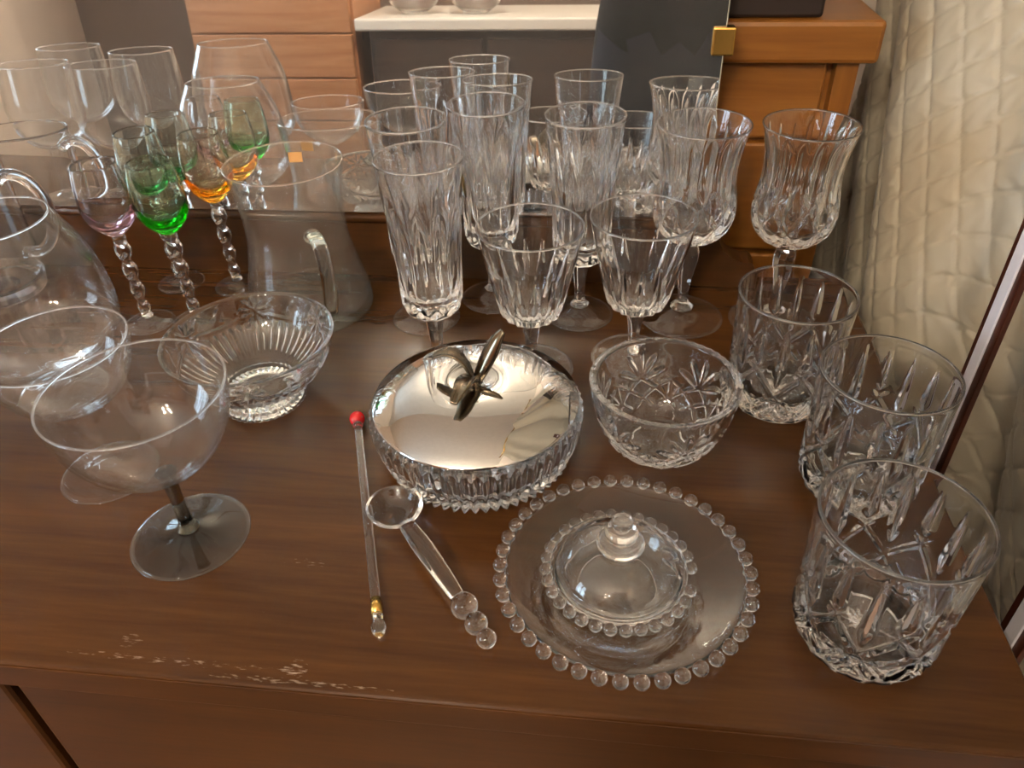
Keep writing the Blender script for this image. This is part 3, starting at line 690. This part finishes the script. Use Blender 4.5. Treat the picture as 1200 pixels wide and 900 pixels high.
build(snifter(.166, .044, .0640, .030), root('brandy_snifter', 'large round brandy snifter near the dresser front, seen mirrored before the pine cupboard', 'glass', (-.470, .288, 0), 0, 'large brandy snifters'))
bar = snifter(.158, .0390, .0428, .060)
for p, lab in (((-.583, .406), 'clear barrel-shaped wine glass in the mirror beside the liqueur glasses'), ((-.671, .402), 'clear barrel-shaped wine glass in the mirror behind the handled glass mug'), ((-.592, .295), 'clear barrel-shaped wine glass mirrored beside the large snifter'), ((-.713, .259), 'clear barrel-shaped wine glass mirrored farthest from the snifters')):
    build(bar, root('barrel_wine_glass', lab, 'glass', (p[0], p[1], 0), 0, 'barrel wine glasses'))
mg = root('glass_mug', 'clear glass mug with a looped handle close to the mirror', 'mug', (-.572, .592, 0), 0)
link('body', lathe('mug_body', dens(cr([(0, .0005), (.034, .0), (.040, .004), (.0425, .03), (.0440, .08), (.0445, .125)], 5), .005), dens(cr([(.0430, .1255), (.0425, .08), (.0408, .03), (.036, .011), (0, .010)], 5), .005), M['glass'], 72), mg)
ha = 0.06; hd = Vector((math.cos(ha), math.sin(ha), 0))
link('handle', tube('mug_handle', cr([tuple(hd * r + Vector((0, 0, z))) for r, z in ((.042, .110), (.054, .117), (.070, .112), (.080, .092), (.076, .064), (.060, .045), (.0415, .042))], 7), .0052, M['glass'], 16), mg)

# --- covered dish: ribbed glass base with chrome apple lid
def rib_disp(th, z, r):
    n = 58; t = 1 - tri(n * th / TAU)
    k = .0030 * t
    if z < .0045: k = .0042 * t
    if z > .0365: k = .0016 * (1 - abs(fr(n * th / TAU) * 2 - 1) ** 2)
    return k - .001
ds_o = dens([(0, .0015), (.050, .0015), (.0560, 0.0), (.0585, .0010), (.0600, .0045), (.0610, .006), (.0655, .018), (.0680, .030), (.0684, .0370), (.0668, .0405), (.0660, .0415)], .0016)
ds_i = dens([(.0650, .0415), (.0640, .040), (.0625, .030), (.0585, .014), (.050, .008), (0, .0075)], .006)
DC = (-.0778, .4045)
dz = root('covered_dish', 'ribbed pressed glass dish with zigzag foot under the chrome lid', 'dish', (DC[0], DC[1], 0)); dz.scale = (1.05, 1.05, 1.08)
link('body', lathe('ribbed_dish_body', ds_o, ds_i, M['glass'], 512, rib_disp), dz)
ld = root('dish_lid', 'domed chrome lid with a leaf-shaped metal knob on the ribbed glass dish', 'lid', (DC[0], DC[1], .0447)); ld.scale = (1.05, 1.05, 1.05)
link('dome', lathe('lid_dome', dens(cr([(0, .0110), (.003, .0112), (.007, .0130), (.014, .0150), (.024, .0158), (.038, .0142), (.050, .0106), (.060, .0055), (.0655, .0018), (.0668, .0004), (.0665, -.0003), (.0650, .0002)], 8), .0016), dens(cr([(.0640, .0006), (.058, .0050), (.048, .0096), (.036, .0130), (.020, .0142), (0, .0095)], 5), .004), M['chrome'], 160), ld)
def ribbon(name, pts, widths, thick, side, mat):
    P = [Vector(p) for p in pts]; V = []; F = []; n = len(P)
    for i, p_ in enumerate(P):
        t = (P[min(i + 1, n - 1)] - P[max(i - 1, 0)]).normalized(); s_ = Vector(side[i] if isinstance(side, list) else side)
        s_ = (s_ - t * s_.dot(t)).normalized(); nn = t.cross(s_).normalized(); w_ = widths[i] / 2
        for a in (-1, -.5, 0, .5, 1):
            c = p_ + s_ * w_ * a + nn * (a * a) * w_ * .35
            V.append(tuple(c + nn * thick / 2)); V.append(tuple(c - nn * thick / 2))
    for i in range(n - 1):
        b0 = i * 10; b1 = b0 + 10
        for k in range(4):
            F.append((b0 + 2 * k, b0 + 2 * k + 2, b1 + 2 * k + 2, b1 + 2 * k)); F.append((b0 + 2 * k + 1, b1 + 2 * k + 1, b1 + 2 * k + 3, b0 + 2 * k + 3))
        F.append((b0, b1, b1 + 1, b0 + 1)); F.append((b0 + 8, b0 + 9, b1 + 9, b1 + 8))
    for b0 in (0, (n - 1) * 10): F += [(b0 + 2 * k, b0 + 2 * k + 1, b0 + 2 * k + 3, b0 + 2 * k + 2) for k in range(4)]
    me = mesh(name, V, F, mat, True); bm = bmesh.new(); bm.from_mesh(me); bmesh.ops.recalc_face_normals(bm, faces=bm.faces); bm.to_mesh(me); bm.free()
    return me
def lw(n, wmax, a=.25, tip=.2):
    return [max(tip * wmax, wmax * (a + (1 - a) * math.sin(PI * min(1, (i / (n - 1)) * .95 + .03)))) for i in range(n)]
kb = (0, 0, .0105)
r1 = cr([(.000, .000, .011), (.003, .003, .020), (.008, .007, .031), (.013, .010, .040), (.0175, .012, .0455)], 6)
r2 = cr([(.000, .000, .011), (-.005, .004, .019), (-.011, .006, .0265), (-.019, .007, .0290), (-.027, .006, .0265)], 6)
r3 = cr([(.000, .000, .012), (-.001, -.005, .0195), (-.003, -.014, .0235), (-.0045, -.024, .0245), (-.007, -.034, .0225)], 6)
link('leaf', ribbon('knob_leaf', r1, lw(len(r1), .0120), .0014, (.7, -.6, 0), M['bronze']), ld)
link('leaf', ribbon('knob_leaf', r2, lw(len(r2), .0145), .0014, (.2, -1, .15), M['bronze']), ld)
link('stalk', ribbon('knob_stalk', r3, lw(len(r3), .0105, .4, .45), .0022, (1, .05, 0), M['bronze']), ld)
link('knob_post', lathe('knob_post', [(0, .0095), (.0045, .0095), (.0032, .0125), (.003, .015), (0, .016)], None, M['bronze'], 20), ld)

# --- beaded plate with jam jar
PCx, PCy = .0237, .2955
pt = root('beaded_plate', 'clear glass plate edged with round glass beads', 'plate', (PCx, PCy, 0))
link('disc', lathe('plate_disc', dens(cr([(0, .001), (.030, .001), (.0345, 0), (.0375, .0008), (.046, .0034), (.060, .0072), (.0678, .0098), (.0690, .0108)], 6), .005), dens(cr([(.0686, .0122), (.0668, .0120), (.058, .0098), (.046, .0064), (.036, .0042), (.020, .004), (0, .004)], 5), .005), M['glass'], 128), pt)
bd = sphere('bead', .0043, M['glass'], 20, 14)
for k in range(42):
    a = TAU * (k + .3) / 42; link('bead', bd, pt, (.0720 * math.cos(a), .0720 * math.sin(a), .0112))
JX, JY, JZ = .0200, .2900, .0042
jr = root('jam_jar', 'small round glass jam pot with a beaded flange on the beaded plate', 'jar', (JX, JY, JZ))
link('bowl', lathe('jar_bowl', dens(cr([(0, .0006), (.020, .0004), (.0225, 0), (.030, .0035), (.0345, .0085), (.0365, .0125), (.0385, .0138), (.0388, .0150)], 6), .003), dens(cr([(.0375, .0158), (.0355, .0150), (.0335, .0125), (.0300, .0075), (.022, .004), (0, .0035)], 5), .004), M['glass'], 96), jr)
bd2 = sphere('bead', .0036, M['glass'], 18, 12)
for k in range(32):
    a = TAU * (k + .5) / 32
    if k in (31,): continue
    link('bead', bd2, jr, (.0412 * math.cos(a), .0412 * math.sin(a), .0138))
def lid_with_slot():
    o_ = dens(cr([(.0350, .0003), (.0352, .0016), (.0335, .0030), (.0325, .0060), (.028, .0115), (.020, .0160), (.0115, .0182), (.010, .0190), (0, .0192)], 6), .003)
    i_ = dens(cr([(0, .0165), (.010, .0163), (.019, .0138), (.0265, .0095), (.0308, .0050), (.0325, .0015), (.0350, .0003)], 5), .003)
    seg = 120; V = []; F = []; rows = []
    # slot: the rim is pulled inwards over a narrow sector
    def pull(th, r):
        a = (th + PI) % TAU - PI; s_ = abs(a - 0.02) / .16
        return r if s_ >= 1 or r < .0235 else r - (r - .0235) * (1 - s_ ** 6)
    for r, z_ in o_ + i_[0:]:
        if r < 1e-6: rows.append([len(V)]); V.append((0, 0, z_)); continue
        row = []
        for k in range(seg): th = TAU * k / seg; rr = pull(th, r); row.append(len(V)); V.append((rr * math.cos(th), rr * math.sin(th), z_))
        rows.append(row)
    for a, b in zip(rows[:-1], rows[1:]):
        if len(a) == 1 and len(b) == 1: continue
        for k in range(seg):
            k2 = (k + 1) % seg
            if len(a) == 1: F.append((a[0], b[k2], b[k]))
            elif len(b) == 1: F.append((a[k], a[k2], b[0]))
            else: F.append((a[k], a[k2], b[k2], b[k]))
    me = mesh('jar_lid_cover', V, F, M['glass']); bm = bmesh.new(); bm.from_mesh(me); bmesh.ops.remove_doubles(bm, verts=bm.verts, dist=1e-5); bmesh.ops.recalc_face_normals(bm, faces=bm.faces); bm.to_mesh(me); bm.free()
    me.polygons.foreach_set('use_smooth', [True] * len(me.polygons)); return me
jl = root('jar_lid', 'clear domed glass jar lid with stacked-ball knob and spoon notch', 'lid', (JX, JY, JZ + .0152))
link('cover', lid_with_slot(), jl)
link('knob', lathe('jar_knob', dens(cr([(0, .0188), (.0105, .0189), (.0135, .0205), (.0105, .0225), (.0062, .0238), (.0085, .0262), (.0092, .0290), (.0075, .0320), (.0042, .0335), (.0056, .0352), (.0060, .0372), (.0045, .0396), (0, .0408)], 6), .003), None, M['glass'], 48), jl)

# --- glass spoon with three balls
sp0 = Vector((-.1215, .3335, 0)); sp1 = Vector((-.0485, .2435, 0)); dv = (sp1 - sp0).normalized(); ang = math.atan2(dv.y, dv.x)
spn = root('glass_spoon', 'clear glass spoon with a three-ball handle end lying on the dresser', 'spoon', (sp0.x, sp0.y, 0), ang)
link('bowl', lathe('spoon_bowl', dens(cr([(0, .0004), (.008, .0010), (.0135, .0040), (.0172, .0085), (.0180, .0105)], 6), .002), dens(cr([(.0172, .0116), (.0155, .0100), (.0120, .0064), (.007, .0042), (0, .0036)], 5), .002), M['glass'], 56), spn)
hl = [(x, 0, z) for x, z in ((.0150, .0088), (.024, .0090), (.045, .0095), (.070, .0085), (.082, .0075))]
link('handle', tube('spoon_handle', cr(hl, 6), [.0046 + .0018 * (1 - abs(i / 24 * 2 - .9)) * (i < 25) for i in range(25)], M['glass'], 20, True, (1.0, .75)), spn)
for x, r in ((.0890, .0078), (.1020, .0066), (.1128, .0056)): link('ball', sphere('ball', r, M['glass'], 24, 16), spn, (x, 0, r))

# --- glass stirrer with red bead
s0 = Vector((-.1712, .4225, 0)); s1 = Vector((-.1110, .2475, 0)); dv = (s1 - s0).normalized(); LN = (s1 - s0).length
sr = root('glass_stirrer', 'thin clear glass stirring rod with a red bead and gold band', 'stirrer', (s0.x, s0.y, 0), math.atan2(dv.y, dv.x))
zr = .0052
link('rod', tube('stirrer_rod', [(.004, 0, zr), (.010, 0, zr), (LN - .012, 0, zr - .0006), (LN - .006, 0, zr - .0008)], [.0030, .0029, .0029, .0030], M['glass'], 18), sr)
rb = link('red_bead', sphere('red_bead', .0058, M['red'], 24, 16, (1.05, 1, 1)), sr, (0, 0, .0058))
for k in range(7):
    a = k * 2.4; e = .25 + .12 * (k % 4); link('speckle', sphere('speckle', .0006, M['redblk'], 8, 6), rb, (.0056 * math.cos(a) * math.cos(e), .0056 * math.sin(a) * math.cos(e), .0056 * math.sin(e)))
link('collar', tube('stirrer_collar', [(.0050, 0, zr), (.0062, 0, zr), (.0085, 0, zr)], [.0036, .0040, .0031], M['glass'], 18), sr)
link('gold_band', tube('gold_band', [(LN - .020, 0, zr - .0008), (LN - .0095, 0, zr - .0009)], [.0034, .0034], M['brass'], 20), sr)
link('drop_tip', tube('drop_tip', cr([(LN - .0095, 0, .0043), (LN - .007, 0, .0043), (LN - .003, 0, .0043), (LN + .001, 0, .0042), (LN + .0045, 0, .0040), (LN + .006, 0, .004)], 4), [.0026, .0026, .0026, .0027, .0028, .003, .0033, .0036, .0039, .0041, .0042, .0041, .0039, .0036, .0032, .0026, .002, .0014, .0010, .0007, .0004], M['glass'], 18), sr)

# ------------------------------------------------------------------ the room behind the photographer (seen in the mirror)
sd = root('sideboard', 'dark sideboard with a white marble top across the room', 'sideboard', (0, -1.6, FZ))
link('top', box('top', -.84, .44, -.45, .02, -.032, .008, M['marble'], .006), sd, (0, 0, -FZ))
link('body', box('body', -.80, .42, -.43, -.02, FZ, -.032, M['darkwood2'], .004), sd, (0, 0, -FZ))
for a in (-.78, -.375, .03):
    dr = link('door', box('door', a, a + .385, -.022, -.004, FZ + .08, -.06, M['darkwood2'], .003), sd, (0, 0, -FZ)); link('knob', kn, dr, (a + .35, -.004, -.4)).rotation_euler = (-PI / 2, 0, 0)
sbp = [('body', lathe('serving_bowl', dens(cr([(0, .0), (.04, 0), (.05, .006), (.085, .035), (.10, .075)], 5), .01), dens(cr([(.097, .075), (.082, .037), (.05, .010), (0, .008)], 5), .01), M['glass'], 56))]
for x, lab in ((-.66, 'clear glass serving bowl on the sideboard, closer to the pine cupboard'), (-.43, 'clear glass serving bowl on the sideboard, farther from the pine cupboard')):
    build(sbp, root('serving_bowl', lab, 'bowl', (x, -1.76, .008)))
cu = root('pine_cupboard', 'tall knotty pine cupboard of horizontal boards across the room', 'cupboard', (-1.15, -1.6, FZ))
link('carcass', box('carcass', -.31, .30, -.42, -.02, 0, 1.9, M['knotty']), cu)
for k in range(12): link('board', box('board', -.30, .29, -.022, 0, .06 + k * .15, .06 + k * .15 + .146, M['knotty'], .004), cu)

# photographer: dark-clothed figure holding up the phone
pr = root('person', 'person in a black top and dark trousers holding up a phone', 'person', (.16, -.42, FZ))
bmv = {'pel': (0, -.02, .92), 'wai': (0, -.02, 1.06), 'che': (0, -.03, 1.25), 'nk0': (0, -.03, 1.42), 'nk1': (-.005, .0, 1.49), 'hd0': (-.01, .03, 1.56), 'hd1': (-.01, .03, 1.66),
       'shL': (-.17, -.03, 1.37), 'elL': (-.27, .06, 1.13), 'wrL': (-.205, .30, 1.17), 'shR': (.17, -.03, 1.37), 'elR': (.24, .06, 1.13), 'wrR': (-.03, .30, 1.16),
       'hpL': (-.095, -.02, .88), 'knL': (-.10, .01, .48), 'anL': (-.10, -.03, .09), 'toL': (-.11, .13, .035), 'hpR': (.095, -.02, .88), 'knR': (.10, .01, .48), 'anR': (.10, -.03, .09), 'toR': (.11, .13, .035)}
rad = {'pel': (.165, .125), 'wai': (.150, .11), 'che': (.165, .12), 'nk0': (.075, .07), 'nk1': (.055, .055), 'hd0': (.075, .09), 'hd1': (.07, .085), 'shL': (.062, .062), 'elL': (.042, .042), 'wrL': (.027, .027), 'shR': (.062, .062), 'elR': (.042, .042), 'wrR': (.027, .027),
       'hpL': (.095, .1), 'knL': (.062, .062), 'anL': (.042, .042), 'toL': (.04, .03), 'hpR': (.095, .1), 'knR': (.062, .062), 'anR': (.042, .042), 'toR': (.04, .03)}
ed = [('pel', 'wai'), ('wai', 'che'), ('che', 'nk0'), ('nk0', 'nk1'), ('nk1', 'hd0'), ('hd0', 'hd1'), ('che', 'shL'), ('shL', 'elL'), ('elL', 'wrL'), ('che', 'shR'), ('shR', 'elR'), ('elR', 'wrR'), ('pel', 'hpL'), ('hpL', 'knL'), ('knL', 'anL'), ('anL', 'toL'), ('pel', 'hpR'), ('hpR', 'knR'), ('knR', 'anR'), ('anR', 'toR')]
# hands: palm and five fingers each, closed round the phone edges
for s_, wr, sg in (('L', 'wrL', 1), ('R', 'wrR', -1)):
    wx, wy, wz = bmv[wr]
    bmv['pm' + s_] = (wx + sg * .005, wy + .055, wz + .012); rad['pm' + s_] = (.030, .018); ed.append((wr, 'pm' + s_))
    for f in range(4):
        kz = wz + .036 - f * .018; ln = (.030, .034, .032, .025)[f]
        a, b, c = f'k{s_}{f}', f'm{s_}{f}', f't{s_}{f}'
        bmv[a] = (wx + sg * .004, wy + .088, kz); bmv[b] = (wx + sg * .010, wy + .088 + ln, kz + .002); bmv[c] = (wx + sg * (.012 + ln * .6), wy + .088 + ln * .95, kz)
        for q in (a, b, c): rad[q] = (.0085, .0085)
        rad[c] = (.007, .007); ed += [('pm' + s_, a), (a, b), (b, c)]
    bmv['u' + s_] = (wx + sg * .022, wy + .048, wz + .034); bmv['v' + s_] = (wx + sg * .040, wy + .072, wz + .044); rad['u' + s_] = (.010, .010); rad['v' + s_] = (.008, .008); ed += [('pm' + s_, 'u' + s_), ('u' + s_, 'v' + s_)]
keys = list(bmv); me = bpy.data.meshes.new('person_body'); me.from_pydata([bmv[k] for k in keys], [(keys.index(a), keys.index(b)) for a, b in ed], [])
po_ = link('body', me, pr)
sk = po_.modifiers.new('skin', 'SKIN'); sk.use_smooth_shade = True
for i, k in enumerate(keys): me.skin_vertices[0].data[i].radius = rad[k]; me.skin_vertices[0].data[i].use_root = (k == 'pel')
sbv = po_.modifiers.new('sub', 'SUBSURF'); sbv.levels = 2; sbv.render_levels = 2
dg = bpy.context.evaluated_depsgraph_get(); ev = po_.evaluated_get(dg); nm = bpy.data.meshes.new_from_object(ev)
po_.modifiers.clear(); po_.data = nm
nm.materials.clear()
for q in ('cloth', 'denim', 'skin'): nm.materials.append(M[q])
for f in nm.polygons:
    c = f.center; arm = c.y > .16 and c.z > .8
    f.material_index = 2 if (c.z > 1.455 or arm) else (1 if c.z < .93 else 0); f.use_smooth = True
hm = lathe('hair', cr([(.088, -.075), (.094, -.02), (.092, .03), (.072, .075), (.035, .098), (0, .104)], 4), cr([(0, .094), (.03, .088), (.06, .068), (.078, .03), (.08, -.02), (.08, -.07)], 4), M['hair'], 32)
link('hair', hm, pr, (-.01, .005, 1.625))
hs = Vector((-.01, .03, 1.60))
for ex in (-.03, .03): link('eye', sphere('eye', .011, M['white'], 12, 8), pr, (hs.x + ex, hs.y + .078, hs.z + .01))
link('nose', lathe('nose', [(0, -.03), (.014, -.028), (.012, -.01), (.006, .02), (0, .025)], None, M['skin'], 12), pr, (hs.x, hs.y + .088, hs.z - .015))
link('mouth', sphere('mouth', .02, M['red'], 12, 8, (1, .35, .25)), pr, (hs.x, hs.y + .078, hs.z - .055))
for ex in (-.082, .082): link('ear', sphere('ear', .026, M['skin'], 12, 8, (.4, .7, 1)), pr, (hs.x + ex, hs.y - .01, hs.z))
pv = root('phone', 'black mobile phone held up in both hands', 'phone', (CAM - FWD * .014 + RIGHT * .05)[:])
link('case', box('case', -.075, .075, -.037, .037, -.004, .004, M['phone'], .0035, 3), pv)
pm = Matrix.Identity(3)
for i in range(3): pm[i][0] = RIGHT[i]; pm[i][1] = -DOWN[i]; pm[i][2] = -FWD[i]
pv.rotation_euler = pm.to_euler()
